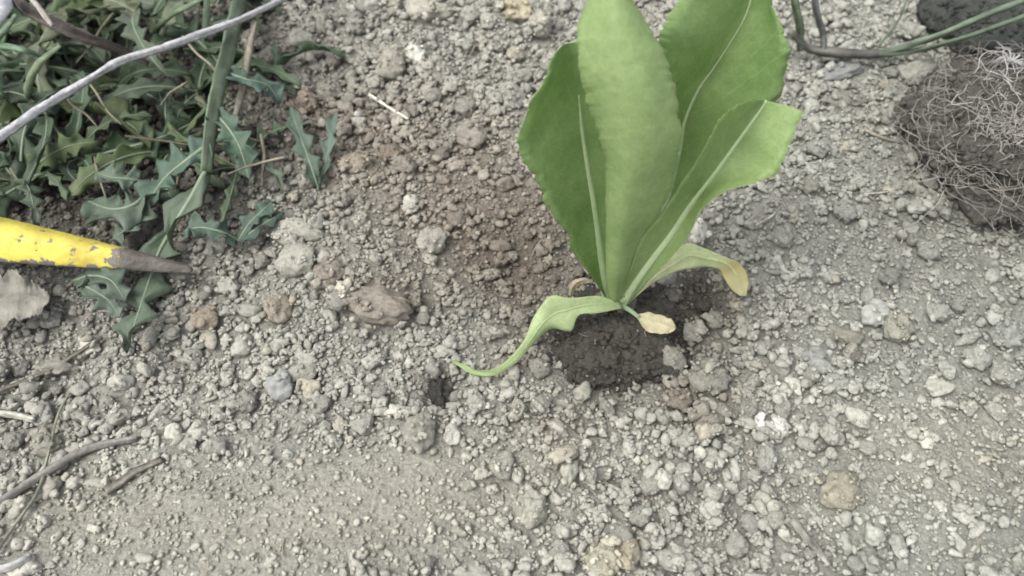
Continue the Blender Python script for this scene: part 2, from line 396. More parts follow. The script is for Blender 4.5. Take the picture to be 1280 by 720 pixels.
G, PALE, TAN, BRN, WHT, BLU = (.30, .295, .25), (.40, .385, .32), (.36, .30, .21), (.20, .165, .125), (.56, .55, .49), (.31, .315, .295)
NOTABLE = [  # px, py, w, h, colour, kind, label
 (521, 78, 24, 30, WHT, 'stone', 'small white pebble among grey clods above the white straw'),
 (870, 290, 26, 38, (.55, .53, .47), 'stone', 'white stone half hidden behind the seedling beside its yellowing leaf'),
 (965, 522, 32, 19, (.52, .51, .47), 'stone', 'bright white oval pebble lying alone on grey crumbs'),
 (346, 474, 36, 38, BLU, 'stone', 'smooth blue-grey squarish stone bedded in pale soil'),
 (384, 485, 18, 16, PALE, 'stone', 'small round pale pebble next to the blue-grey squarish stone'),
 (431, 371, 21, 34, (.52, .49, .40), 'stone', 'upright cream-coloured stone chip on loose soil'),
 (514, 266, 20, 18, (.42, .405, .35), 'stone', 'small pale angular stone at the edge of the brown soil'),
 (540, 305, 36, 42, (.42, .41, .36), 'clod', 'flat pale grey clod on brown crumbs'),
 (378, 42, 38, 34, G, 'clod', 'rounded grey clod beside the weeds under the dry branch'),
 (403, 24, 18, 40, G, 'clod', 'narrow elongated clod leaning beside a rounded grey clod'),
 (448, 153, 20, 16, (.42, .405, .36), 'stone', 'pale pebble just below one end of the white straw'),
 (540, 26, 62, 42, PALE, 'clod', 'broad lumpy pale clod above the white pebble'),
 (490, 92, 40, 46, (.34, .32, .26), 'clod', 'large faceted grey clod left of the white pebble'),
 (647, 28, 36, 32, (.40, .36, .26), 'stone', 'smooth tan stone near the tall seedling leaf'),
 (674, 40, 30, 46, PALE, 'clod', 'tall pale grey clod touching the smooth tan stone'),
 (644, 72, 22, 22, (.42, .39, .31), 'clod', 'pale tan wedge-shaped clod below the smooth tan stone'),
 (650, 98, 30, 28, G, 'clod', 'rounded grey clod against the edge of the seedling leaf'),
 (382, 122, 36, 36, (.29, .23, .18), 'clod', 'pinkish-brown clod beside the weed leaves'),
 (445, 205, 46, 32, (.36, .32, .25), 'clod', 'wide light-brown clod on brown crumbs'),
 (488, 196, 28, 26, BRN, 'clod', 'dark brown clod behind the wide light-brown clod'),
 (251, 388, 38, 32, (.31, .235, .165), 'clod', 'rounded orange-tan clod near the steel point of the tool'),
 (282, 347, 28, 24, (.37, .355, .31), 'stone', 'pale angular stone at the edge of the weeds'),
 (375, 294, 76, 38, (.43, .415, .36), 'clod', 'largest knobbly pale clod beside the weed patch'),
 (370, 328, 50, 46, (.40, .385, .33), 'clod', 'pale crumbly clod under the largest knobbly clod'),
 (345, 382, 36, 44, (.30, .25, .18), 'clod', 'tan flat-topped clod between the weeds and the cream chip'),
 (412, 348, 40, 32, (.25, .21, .165), 'clod', 'brown clod beside the cream-coloured stone chip'),
 (475, 388, 84, 58, (.265, .24, .195), 'clod', 'broad smooth brown-grey clod half buried in crumbs'),
 (526, 547, 44, 58, (.30, .285, .24), 'clod', 'flat smooth grey clod next to the small dark hollow'),
 (566, 550, 22, 28, (.44, .43, .38), 'stone', 'whitish chip between the dark hollow and grey crumbs'),
 (841, 440, 42, 48, (.27, .265, .225), 'clod', 'rounded grey clod at the edge of the dark potting soil'),
 (889, 460, 54, 52, (.27, .265, .225), 'clod', 'big lumpy grey clod right beside the rounded one'),
 (889, 520, 38, 40, (.22, .2, .16), 'clod', 'brownish clod below the big lumpy grey clod'),
 (852, 492, 34, 32, (.22, .195, .155), 'clod', 'brown clod between the potting soil and the lumpy grey clod'),
 (895, 568, 34, 32, (.38, .38, .33), 'clod', 'round pale clod alone below the brownish clod'),
 (664, 636, 44, 52, (.40, .39, .32), 'clod', 'pale tall clod sticking out of the grey crumbs'),
 (692, 580, 25, 25, (.29, .265, .205), 'clod', 'smooth round tan pebble-like clod'),
 (711, 592, 22, 36, (.38, .37, .31), 'stone', 'small cone-shaped stone standing among crumbs'),
 (649, 515, 22, 28, (.31, .30, .25), 'stone', 'egg-shaped grey pebble below the drooping leaf'),
 (814, 600, 28, 28, (.36, .36, .31), 'clod', 'round grey clod beside a dark gap in the crumbs'),
 (801, 640, 32, 26, (.33, .34, .29), 'clod', 'domed grey clod below the dark gap'),
 (838, 638, 24, 36, (.33, .335, .29), 'clod', 'upright oval grey clod next to the domed clod'),
 (757, 700, 52, 46, (.43, .41, .30), 'clod', 'large pale yellowish clod with rough top'),
 (786, 688, 30, 36, (.36, .31, .2), 'clod', 'tan clod leaning on the pale yellowish clod'),
 (845, 688, 30, 26, (.34, .345, .3), 'clod', 'rounded grey clod near the tan leaning clod'),
 (1096, 388, 36, 34, (.37, .375, .34), 'stone', 'pale blocky stone on grey crumbs'),
 (1126, 404, 40, 44, (.32, .31, .24), 'clod', 'tan-grey crumbly clod touching the pale blocky stone'),
 (1066, 412, 36, 24, (.23, .215, .165), 'clod', 'low dark tan clod beside the pale blocky stone'),
 (1022, 437, 32, 26, (.27, .277, .25), 'stone', 'dark blue-grey angular stone on grey crumbs'),
 (1075, 437, 24, 18, (.10, .09, .075), 'clod', 'dark brown moist crumb below the dark tan clod'),
 (1052, 470, 40, 28, (.37, .37, .33), 'clod', 'pale grey wedge clod below the dark brown crumb'),
 (1180, 478, 34, 24, (.42, .42, .36), 'stone', 'flat pale stone bedded in fine grey crumbs'),
 (965, 560, 28, 42, (.33, .335, .3), 'clod', 'pear-shaped grey clod below the bright white pebble'),
 (1055, 606, 50, 50, (.33, .30, .21), 'clod', 'crumbling yellowish-brown clod in grey crumbs'),
 (968, 635, 34, 34, (.33, .32, .26), 'clod', 'round grey-tan clod near the soil-coated stick'),
 (945, 642, 30, 28, (.32, .325, .29), 'clod', 'faceted grey clod behind the round grey-tan clod'),
 (928, 672, 30, 34, (.36, .355, .31), 'clod', 'pale clod below the faceted grey clod'),
 (1052, 86, 62, 24, (.265, .268, .255), 'stone', 'long bluish-grey stone lying beside the wilted stems'),
 (1056, 128, 54, 24, (.21, .205, .17), 'clod', 'low dark grey clod below the long bluish stone'),
 (1122, 152, 56, 46, (.30, .30, .255), 'clod', 'big knobbly grey clod beside the root ball'),
 (1150, 92, 70, 44, (.29, .29, .25), 'clod', 'broad grey clod between the wilted stems and the root ball'),
 (1008, 243, 26, 24, (.28, .27, .22), 'clod', 'tan clod under the tip of the seedling leaf'),
 (1262, 412, 40, 44, (.31, .32, .29), 'clod', 'large grey clod below the root ball'),
 (60, 440, 60, 36, (.27, .255, .215), 'clod', 'big dusty clod below the dry leaf'),
 (45, 545, 56, 34, (.28, .265, .22), 'clod', 'big dusty clod between two thin twigs'),
]
order = sorted(NOTABLE, key=lambda a: -a[2] * a[3])
for k, (px, py, wp, hp, colr, kind, lab) in enumerate(order):
    o = place_clod(px, py, wp, hp, tuple(.55 * np.array(colr) + .45 * tintg[idx(*gp(px, py).xy)]) if kind == 'clod' else colr, kind, k=.5 if max(wp, hp) < 40 else .32, variant=k * 5 + 2)
    tag(o, lab, 'stone' if kind == 'stone' else 'clod')

# ------------------------------------------------------------------ random clods and crumbs
def coarse(px, py):
    c = .62 + .35 * gauss(px, py, 760, 610, 230, 110) + .25 * gauss(px, py, 380, 450, 170, 70) + .38 * gauss(px, py, 520, 90, 220, 110) + .15 * gauss(px, py, 1000, 430, 150, 90)
    c = c - .62 * gauss(px, py, 260, 660, 330, 100, -8) - .5 * gauss(px, py, 520, 620, 110, 60) - .35 * gauss(px, py, 1230, 560, 150, 110) - .12 * gauss(px, py, 590, 290, 130, 110) - .3 * gauss(px, py, 1220, 340, 120, 50)
    c = c - .9 * gauss(px, py, 765, 440, 80, 60)
    return np.clip(c, .03, 1)
def in_plug(px, py): return gauss(px, py, 768, 428, 68, 48) > .37 + .3 * math.sin(px * .09 + math.sin(py * .13) * 2) * math.sin(py * .11 + 1) or gauss(px, py, 552, 497, 17, 19) > .37
def in_roots(px, py): return gauss(px, py, 1255, 165, 95, 105) > .4
def rand_xy():
    return rng.uniform(-.36, .36), rng.uniform(.035, .46)
def soil_col(x, y, a=.09):
    c = tintg[idx(x, y)]; u = rng.random()
    k = 1 + rng.normal() * a
    if rng.random() < .16 and c[0] < .28: c = c * .45 + np.array((.33, .318, .27)) * .55
    if u < .06: k *= 1.14
    elif u < .09: c = c * .7 + np.array((.34, .29, .21)) * .3
    elif u < .14: k *= .8
    return np.clip(c * k, .012, .75)
g = gp(768, 421); zb = float(H0[idx(g.x, g.y)]) + .001; PX, PY = g.x, g.y + .002      # the potting soil stands here: crumbs roll up against it
_d = ((GX - PX) / .028) ** 2 + ((GY - PY) / .026) ** 2; H = np.where(_d < 1, np.maximum(H, zb - .001 + .0105 * np.sqrt(np.clip(1 - _d, 0, 1))), H)
# 260 clods big enough to pick out: pieces of the ground
n = 0; tries = 0; spots = [(p[0], p[1], max(p[2], p[3]) / 2) for p in NOTABLE]
while n < 262 and tries < 9000:
    tries += 1; x, y = rand_xy(); px, py = proj(x, y)
    if not (-40 < px < 1320 and -40 < py < 760) or in_plug(px, py) or in_roots(px, py): continue
    if rng.random() > coarse(px, py) ** 1.5: continue
    wp = 15 + 20 * rng.random() ** 1.8 + 14 * rng.random() * float(gauss(px, py, 520, 90, 220, 120))
    if any((px - a) ** 2 + (py - b) ** 2 < (.8 * (c + wp / 2)) ** 2 for a, b, c in spots): continue
    spots.append((px, py, wp / 2)); n += 1
    o = place_clod(px, py, wp, wp * rng.uniform(.7, 1.1), soil_col(x, y), 'clod', k=rng.uniform(.3, .8), rot=rng.uniform(0, 3.1))
    o.parent = ground
def scatter(N, shapes, rmin, rmax, powr, flt, kr, top_ok, plug_ok):
    nv = len(shapes[0][0]); Fm = shapes[0][1]; VV = []; FF = []; CCc = []; cnt = 0; tr = 0
    while cnt < N and tr < N * 8:
        tr += 1; x, y = rand_xy(); px, py = proj(x, y)
        if not (-110 < px < 1390 and -90 < py < 800): continue
        if (in_plug(px, py) or in_roots(px, py)) and rng.random() > plug_ok: continue
        if rng.random() > flt(px, py): continue
        r = rmin + (rmax - rmin) * rng.random() ** powr
        a, b = idx(x, y)
        if H[a, b] - H0[a, b] > 1.0 * r + .0012 and rng.random() > top_ok: continue
        sc3 = r * np.array([rng.uniform(.8, 1.5), rng.uniform(.65, 1.1), rng.uniform(.5, .95)])
        z = deposit(x, y, sc3[0], sc3[1], sc3[2], rng.uniform(*kr))
        V = shapes[int(rng.integers(len(shapes)))][0]
        th = rng.uniform(0, 6.28); c_, s_ = math.cos(th), math.sin(th)
        # random roll first so that one shape shows many sides
        q = rng.normal(size=4); q /= np.linalg.norm(q); w_, i_, j_, k_ = q
        R = np.array([[1 - 2 * (j_ * j_ + k_ * k_), 2 * (i_ * j_ - k_ * w_), 2 * (i_ * k_ + j_ * w_)], [2 * (i_ * j_ + k_ * w_), 1 - 2 * (i_ * i_ + k_ * k_), 2 * (j_ * k_ - i_ * w_)], [2 * (i_ * k_ - j_ * w_), 2 * (j_ * k_ + i_ * w_), 1 - 2 * (i_ * i_ + j_ * j_)]])
        W = (V @ R.T) * sc3
        W = np.stack([W[:, 0] * c_ - W[:, 1] * s_ + x, W[:, 0] * s_ + W[:, 1] * c_ + y, W[:, 2] + z], -1)
        VV.append(W); FF.append(Fm + cnt * nv); CCc.append(np.broadcast_to(soil_col(x, y, .09), (nv, 3))); cnt += 1
    return np.vstack(VV), np.vstack(FF), np.vstack(CCc)
groups = [scatter(1300, MID, .0024, .0046, 1.5, lambda a, b: coarse(a, b) ** 1.4, (-.1, .45), .06, .02),
          scatter(4200, SMA, .0015, .0027, 1.3, lambda a, b: coarse(a, b) ** 1.2, (-.1, .45), .12, .1),
          scatter(10500, SMA, .0008, .0016, 1.3, lambda a, b: .08 + .92 * coarse(a, b), (-.25, .4), .2, .2),
          scatter(38000, TIN, .00035, .0011, 1.5, lambda a, b: .45 + .55 * coarse(a, b), (-.35, .4), .35, .6)]
oV = 0; aV, aF, aC = [], [], []
for V, F, C in groups: aV.append(V); aF.append(F + oV); aC.append(C); oV += len(V)
crumbs = link('soil_crumbs', mesh_np('soil_crumbs', np.vstack(aV), np.vstack(aF), np.vstack(aC)), M_crumb, ground)
tag(crumbs, kind='stuff')
bits = []                                             # specks of straw and root litter
for k in range(150):
    x, y = rand_xy(); px, py = proj(x, y)
    if in_plug(px, py): continue
    a = rng.uniform(0, 6.28); L = rng.uniform(.002, .008); bend = rng.normal() * .5; q = []
    for f in (0, .35, .7, 1): q.append((x + math.cos(a + bend * f) * L * f, y + math.sin(a + bend * f) * L * f, surf(x + math.cos(a) * L * f, y + math.sin(a) * L * f, .001) + .0005))
    bits.append(tube_arrays(spline(np.array(q), 7), rng.uniform(.00012, .00032), 4))
V, F = join(bits); tag(link('straw_litter', mesh_np('straw_litter', V, F), plain('litter', (.30, .26, .19), .85, .4, 120), ground), kind='stuff')

# ------------------------------------------------------------------ potting soil, hollow, perlite
def lump(name, cx, cy, rx, ry, rz, zc, sub, seed, mat, colr, parent=None, amp=.18):
    V, F = ico(sub); off = Vector((seed * 3.1, seed * 1.7, seed)); out = []
    for v in V:
        p = Vector(v); a = 1 + amp * mnoise.noise(p * 1.8 + off) + amp * .5 * mnoise.noise(p * 5 + off) + amp * .3 * mnoise.noise(p * 13 + off) + amp * .16 * mnoise.noise(p * 30 + off)
        out.append((v[0] * a * rx, v[1] * a * ry, v[2] * a * rz))
    o = link(name, mesh_np(name, np.array(out), F), mat, parent, (cx, cy, zc)); o.color = (*colr, 1); return o
peat = lump('potting_soil', PX, PY, .029, .027, .0122, zb - .001, 6, 3, M_peat, (.075, .07, .061), amp=.3)
tag(peat, 'dark moist potting soil packed around the base of the lettuce seedling', 'potting soil')
g2 = gp(551, 497); z2 = float(H0[idx(g2.x, g2.y)])
pk = lump('potting_soil', g2.x, g2.y, .0072, .0085, .004, z2 - .0006, 5, 5, M_peat, (.062, .06, .054), amp=.6)
tag(pk, 'small dark patch of spilled potting soil below the drooping leaf tip', 'potting soil')
def peat_top(x, y):                                   # top of the potting soil lump near (x,y)
    co = np.array([v.co[:] for v in peat.data.vertices]) + np.array(peat.location)
    d = np.hypot(co[:, 0] - x, co[:, 1] - y); return float(co[d < .0025][:, 2].max())
co = np.array([v.co[:] for v in peat.data.vertices]); up = co[co[:, 2] > .002]
pl = []
for k in range(80):
    p = up[int(rng.integers(len(up)))]; V, F = TIN[k % 30]; r = rng.uniform(.0002, .0006) * (1 + (rng.random() < .1))
    pl.append((V * r * rng.uniform(.6, 1.4, 3) + p, F))
for k in range(9):                                   # fibres in the peat
    p = up[int(rng.integers(len(up)))]; a = rng.uniform(0, 6.28); L = rng.uniform(.002, .005)
    q = np.array([p + (0, 0, .0003), p + (math.cos(a) * L * .5, math.sin(a) * L * .5, .0009), p + (math.cos(a + .4) * L, math.sin(a + .4) * L, .0003)])
    pl.append(tube_arrays(spline(q, 6), .00016, 4))
V, F = join(pl); tag(link('perlite_grains', mesh_np('perlite_grains', V, F), M_perlite, peat), kind='stuff')
cr = []
for k in range(900):                                  # peat crumbs
    p = up[int(rng.integers(len(up)))]; V, F = TIN[k % 30]; cr.append((V * rng.uniform(.0004, .0017) * rng.uniform(.6, 1.3, 3) + p * (rng.uniform(.9, 1.12), rng.uniform(.9, 1.12), 1), F))
V, F = join(cr); pc = link('peat_crumbs', mesh_np('peat_crumbs', V, F), M_peat, peat); pc.color = (.078, .071, .06, 1); tag(pc, kind='stuff')

# ------------------------------------------------------------------ lettuce seedling
g0 = gp(776, 382, .006); YB = g0.y
seed_o = empty('lettuce_seedling', (g0.x, g0.y, peat_top(g0.x, g0.y + .001) - .002)); base_loc = np.array(seed_o.location)
tag(seed_o, 'young lettuce seedling with upright broad green leaves in dark potting soil', 'seedling')
def surf_mesh(name, L, M, R, nu=13, nv=150, wave=.0, seed=0, teeth=0.0, bow=0.0, thick=.00035, smooth=.6):
    """L, M, R: (k,3) world edge, midrib, edge -> thin closed leaf blade with UVs; returns mesh and midrib points"""
    Ls, Ms, Rs = spline(L, nv), spline(M, nv), spline(R, nv)
    r = np.random.default_rng(seed); v = np.linspace(0, 1, nv)
    if teeth:
        tl = ((v * 23 + .25 * np.sin(v * 40)) % 1) ** 1.5 * teeth * r.uniform(-.2, 1.4, 60).clip(0)[(v * 23).astype(int)] + r.normal(size=nv) * teeth * .08
        tr = ((v * 21 + .3 + .25 * np.sin(v * 33)) % 1) ** 1.5 * teeth * r.uniform(-.2, 1.4, 60).clip(0)[(v * 21).astype(int)] + r.normal(size=nv) * teeth * .08
        fade = np.clip((v - .12) * 5, 0, 1)
        for arr in (tl, tr):
            z_ = r.normal(size=nv); z_ = np.convolve(z_, np.ones(5) / 5, 'same'); arr += z_ * teeth * .7 + np.where(np.convolve(r.random(nv) < .05, np.ones(3), 'same') > 0, teeth * .9, 0)
        Ls = Ls + (Ms - Ls) * (tl * fade)[:, None]; Rs = Rs + (Ms - Rs) * (tr * fade)[:, None]
    us = np.linspace(-1, 1, nu); grid = np.zeros((nv, nu, 3))
    for a, u in enumerate(us):
        E = Ls if u < 0 else Rs; k = abs(u)
        p = Ms * (1 - k) + E * k; q_ = Ms + u * (Rs - Ls) / 2 + u * u * (Ls + Rs - 2 * Ms) / 2
        grid[:, a] = p * (1 - smooth) + q_ * smooth
    Nn = np.cross(np.gradient(Ms, axis=0), Rs - Ls); Nn /= np.linalg.norm(Nn, axis=1)[:, None] + 1e-9
    for a, u in enumerate(us):
        k = abs(u); d = bow * (k * (1 - k)) * 4 * np.linalg.norm((Ls if u < 0 else Rs) - Ms, axis=1)
        if wave:
            ph = seed * 1.3 + (0 if u < 0 else 2.1)
            d = d + wave * k ** 1.5 * (np.sin(v * 11 + ph) + .5 * np.sin(v * 27 + ph * 2 + u)) * np.clip(v * 3, 0, 1) + wave * .12 * np.sin(v * 9 + u * 4 + ph)
        grid[:, a] += Nn * d[:, None]
    top = grid + Nn[:, None] * thick * .5; bot = grid - Nn[:, None] * thick * .5
    V = np.vstack([top.reshape(-1, 3), bot.reshape(-1, 3)]); n_ = nv * nu
    i = (np.arange(nv - 1)[:, None] * nu + np.arange(nu - 1)[None]).ravel()
    F = [np.stack([i, i + 1, i + nu + 1, i + nu], -1), np.stack([i + n_, i + nu + n_, i + nu + 1 + n_, i + 1 + n_], -1)]
    e = np.concatenate([np.arange(nv - 1) * nu]); F.append(np.stack([e, e + nu, e + nu + n_, e + n_], -1))
    e = np.arange(nv - 1) * nu + nu - 1; F.append(np.stack([e, e + n_, e + nu + n_, e + nu], -1))
    e = np.arange(nu - 1); F.append(np.stack([e, e + n_, e + 1 + n_, e + 1], -1)); e = e + (nv - 1) * nu; F.append(np.stack([e, e + 1, e + 1 + n_, e + n_], -1))
    F = np.vstack(F)
    V = V - base_loc
    me = mesh_np(name, V, F)
    uvl = me.uv_layers.new(name='UVMap'); vi = np.zeros(len(me.loops), np.int32); me.loops.foreach_get('vertex_index', vi); vi = vi % n_
    uvl.data.foreach_set('uv', np.stack([(us[vi % nu] + 1) / 2, v[vi // nu]], -1).astype(np.float32).ravel())
    return me, Ms + Nn * 0 - base_loc, Nn
def leaf(L, M, R, mat, rib=None, rib_r=(.0011, .0003), rib_to=1.0, side=1, rib_sink=False, **kw):
    me, mid, Nn = surf_mesh('leaf', L, M, R, **kw)
    o = link('leaf', me, mat, seed_o)
    if rib:
        k = int(len(mid) * rib_to); rr_ = np.linspace(rib_r[0], rib_r[1], k); q = mid[:k] - Nn[:k] * side * (rr_ * .45)[:, None] * (1 if rib_sink else 0)
        V, F = tube_arrays(q, np.linspace(rib_r[0], rib_r[1], k), 8); link('midrib', mesh_np('midrib', V, F), rib, o)
    return o
def upl(stations):                                    # stations on upright planes: ((lx,ly),(mx,my),(rx,ry), dyl,dym,dyr)
    L = [vp(*s[0], YB + s[3]) for s in stations]; M = [vp(*s[1], YB + s[4]) for s in stations]; R = [vp(*s[2], YB + s[5]) for s in stations]
    return [np.array([tuple(p) for p in q]) for q in (L, M, R)]
def lvl(stations):                                    # stations on level planes: (l, m, r, zl, zm, zr)
    L = [gp(*s[0], s[3]) for s in stations]; M = [gp(*s[1], s[4]) for s in stations]; R = [gp(*s[2], s[5]) for s in stations]
    return [np.array([tuple(p) for p in q]) for q in (L, M, R)]
sA = [((756, 371), (760, 373), (764, 374), 0, .002, 0), ((738, 344), (756, 350), (768, 352), -.002, .003, 0), ((716, 316), (751, 315), (772, 315), -.004, .004, 0),
      ((705, 288), (746, 280), (775, 275), -.006, .005, 0), ((681, 256), (740, 240), (777, 235), -.008, .006, 0), ((669, 223), (734, 205), (777, 195), -.009, .007, 0),
      ((648, 187), (728, 165), (775, 155), -.009, .008, .002), ((659, 142), (724, 125), (768, 115), -.007, .009, .004), ((674, 104), (721, 92), (752, 85), -.003, .010, .006),
      ((687, 74), (719, 68), (740, 63), .002, .011, .009), ((702, 56), (716, 53), (728, 52), .008, .012, .011)]
leaf(*upl(sA), M_leaf_dark, M_rib, rib_r=(.0023, .0006), rib_sink=True, rib_to=.72, wave=.0009, seed=1, teeth=.045, side=-1, bow=.04)
sC = [((768, 372), (774, 374), (780, 375), .004, .006, .006), ((778, 320), (800, 320), (820, 325), .008, .012, .010), ((792, 260), (832, 250), (862, 265), .012, .020, .016),
      ((805, 200), (847, 195), (905, 212), .014, .027, .020), ((812, 150), (855, 152), (948, 167), .015, .031, .022), ((815, 105), (872, 112), (973, 123), .016, .034, .024),
      ((817, 65), (893, 82), (985, 74), .018, .036, .026), ((824, 33), (915, 48), (983, 45), .021, .037, .028), ((839, 14), (932, 18), (970, 15), .026, .038, .031),
      ((860, -12), (940, -12), (966, -12), .030, .039, .034), ((893, -40), (941, -40), (960, -38), .034, .040, .037), ((925, -58), (938, -60), (948, -57), .039, .041, .040)]
leaf(*upl(sC), M_leaf_dark, M_ribpale, rib_r=(.0020, .0004), rib_sink=True, rib_to=.9, wave=.0011, seed=3, teeth=.03, side=-1, bow=-.05)
sB = [((763, 374), (768, 377), (774, 378), -.003, -.004, -.003), ((758, 345), (772, 346), (786, 345), -.005, -.008, -.005), ((757, 310), (778, 308), (800, 302), -.006, -.011, -.006),
      ((757, 270), (786, 270), (822, 272), -.007, -.013, -.007), ((757, 235), (793, 235), (841, 238), -.007, -.015, -.008), ((756, 202), (797, 200), (848, 203), -.007, -.016, -.008),
      ((746, 165), (798, 165), (851, 168), -.007, -.016, -.008), ((733, 130), (794, 125), (846, 118), -.006, -.015, -.007), ((725, 95), (786, 85), (838, 84), -.005, -.013, -.006),
      ((721, 56), (775, 45), (818, 44), -.003, -.010, -.004), ((723, 27), (766, 5), (794, 5), .0, -.006, -.001), ((737, -3), (762, -25), (778, -22), .004, -.001, .003), ((752, -30), (760, -38), (767, -33), .007, .005, .007)]
leaf(*upl(sB), M_leaf, None, wave=.0007, seed=2, teeth=.045, nv=200, nu=15, smooth=1.0)
sD = [((772, 377), (777, 381), (784, 382), -.001, -.002, -.001), ((785, 345), (797, 350), (809, 353), -.006, -.003, -.004), ((801, 300), (822, 316), (834, 327), -.007, -.002, -.006),
      ((823, 272), (842, 289), (860, 293), -.006, .000, -.006), ((849, 232), (864, 255), (876, 263), -.004, .003, -.005), ((873, 194), (886, 226), (908, 239), -.002, .006, -.005),
      ((894, 156), (903, 203), (942, 231), .0, .009, -.004), ((912, 137), (918, 182), (967, 222), .003, .012, -.002), ((930, 129), (934, 160), (980, 200), .008, .014, .001),
      ((945, 126), (947, 142), (991, 173), .013, .016, .006), ((955, 124), (958, 126), (1004, 138), .017, .017, .012)]
leaf(*upl(sD), M_leaf, M_ribpale, rib_r=(.0022, .0005), rib_sink=True, rib_to=1.0, wave=.0006, seed=4, teeth=.03, side=-1, bow=.05)
zt = lambda px, py, d: onsoil(px, py, d).z
sE = [((776, 379), (776, 382), (779, 385), .013, .012, .012), ((748, 370), (750, 380), (750, 391), .018, .016, .015), ((722, 372), (724, 383), (724, 394), .020, .017, .015),
      ((708, 372), (708, 388), (716, 412), .021, .017, .011), ((687, 371), (693, 392), (707, 414), .022, .016, .010), ((667, 397), (677, 406), (689, 411), .015, .014, .010),
      ((656, 423), (661, 428), (669, 426), .012, .011, .009), ((636, 448), (641, 452), (646, 453), .010, .009, .008), ((616, 461), (618, 465), (619, 469), .009, .008, .007),
      ((594, 462), (593, 464), (592, 468), .009, .008, .008), ((577, 454), (576, 456), (574, 458), .009, .009, .009), ((565, 449), (565, 450), (564, 451), .010, .010, .010)]
leaf(*lvl(sE), M_leaf_droop, M_leaf_droop, rib_r=(.0006, .0002), rib_to=.9, wave=.0002, seed=5, nv=72, bow=.05)
sF = [((780, 373), (783, 377), (785, 380), .010, .010, .010), ((812, 344), (815, 347), (819, 351), .020, .018, .016), ((838, 319), (843, 329), (849, 338), .027, .024, .020),
      ((857, 304), (862, 319), (868, 335), .031, .027, .021), ((880, 311), (884, 323), (888, 334), .030, .026, .020), ((906, 322), (905, 328), (899, 336), .026, .023, .018),
      ((926, 331), (917, 338), (904, 346), .018, .016, .013), ((935, 350), (925, 355), (914, 361), .011, .010, .009), ((933, 370), (929, 370), (925, 370), .008, .007, .007)]
leaf(*lvl(sF), M_leaf_pale, M_leaf_pale, rib_r=(.001, .0003), rib_to=.8, wave=.0003, seed=6, bow=.06)['label'] = 'yellowing leaf with a folded brown-edged tip'
# withered seed leaf on its stalk, and a dried curl
sG = [((798, 393), (797, 396), (797, 398), .010, .010, .010), ((812, 391), (809, 401), (806, 411), .011, .010, .010), ((828, 394), (824, 404), (818, 417), .011, .010, .009), ((840, 401), (836, 408), (834, 417), .010, .010, .009), ((845, 409), (844, 411), (842, 414), .009, .009, .009)]
lg = leaf(*lvl(sG), M_leaf_old, None, wave=.0005, teeth=.06, seed=7, nv=60, bow=.12, thick=.0006); lg['label'] = 'small withered yellow seed leaf'
st = [np.array(gp(778, 382, .009)) - base_loc, np.array(gp(789, 389, .011)) - base_loc, np.array(gp(799, 397, .010)) - base_loc]
tube('stalk', st, [.0011, .0009, .0008], plain('stalk_green', (.2, .27, .17), .6, .1), lg, n=12)
sH = [((711, 369), (713, 370), (716, 369), .006, .006, .006), ((712, 358), (715, 360), (719, 361), .010, .010, .009), ((718, 350), (722, 352), (725, 356), .013, .013, .011), ((730, 347), (732, 350), (733, 354), .013, .013, .012), ((741, 350), (741, 352), (740, 354), .011, .011, .011)]
leaf(*lvl(sH), M_leaf_dry, None, wave=.0003, seed=8, nv=28, bow=.1, thick=.0006)['label'] = 'dried pinkish curled leaf'
cx = np.array(gp(774, 383, .007)) - base_loc
tube('stem', [cx + (0, .004, -.006), cx + (0, .003, 0), cx + (.0005, 0, .006), cx + (.0005, 0, .012)], [.0018, .0024, .0026, .002], M_leaf_droop, seed_o, ns=12, n=14)

# ------------------------------------------------------------------ twigs, straws
GREY = (.30, .285, .26)
def lying(name, pix, wpx, colr, label, cat, lift=.5, n=24, rough=.08, ns=8, taper=.7, flat=False):
    P = []; R = []
    for k, (px, py) in enumerate(pix):
        r = wpx / ppm(px, py) / 2 * (1 - (1 - taper) * k / max(1, len(pix) - 1))
        P.append(onsoil(px, py, r * lift, .004)); R.append(r)
    o = tube(name, P, R, M_twig, ns=ns, n=n, rough=rough, seed=len(pix) * 7 + abs(int(pix[0][0])))
    o.color = (*colr, 1); return tag(o, label, cat)
lying('twig', [(-70, 520), (-10, 492), (60, 463), (128, 421)], 7, (.17, .155, .125), 'thin straight brown twig below the dry leaf', 'twig', 1.2)
lying('twig', [(-80, 665), (-10, 634), (50, 595), (110, 561), (172, 548)], 13, (.185, .18, .16), 'thick curved grey-brown twig lying on bare soil', 'twig', .9)
lying('wood_chip', [(132, 614), (150, 603), (168, 590), (202, 574)], 12, (.18, .165, .14), 'short dark wood chip beside the thick curved twig', 'wood chip', .8)
lying('dry_stalk', [(-20, 712), (20, 655), (48, 612), (60, 570), (74, 515), (104, 465)], 4.5, (.24, .25, .19), 'thin greenish dry stalk crossing over the thick twig', 'stalk', 2.2, n=40)
lying('stick', [(-60, 722), (-5, 712), (20, 705), (38, 694)], 15, (.25, .25, .235), 'short grey stick with a broken end near the thin dry stalk', 'stick', .7)
lying('stick', [(-60, 512), (-10, 515), (20, 519), (44, 525)], 12, (.30, .29, .25), 'pale flat stick between two dusty clods', 'stick', .7)
lying('straw', [(462, 119), (485, 134), (510, 149)], 5, (.5, .485, .42), 'short white straw on the soil below the white pebble', 'straw', 1.5, n=10)
lying('stick', [(990, 650), (1008, 672), (1022, 688), (1037, 706)], 12, (.31, .305, .26), 'straight soil-coated stick lying on grey crumbs', 'stick', .6)
lying('straw', [(1079, 161), (1100, 171), (1128, 178)], 4, (.34, .31, .25), 'thin dry straw beside the knobbly clod', 'straw', 1.5, n=10)
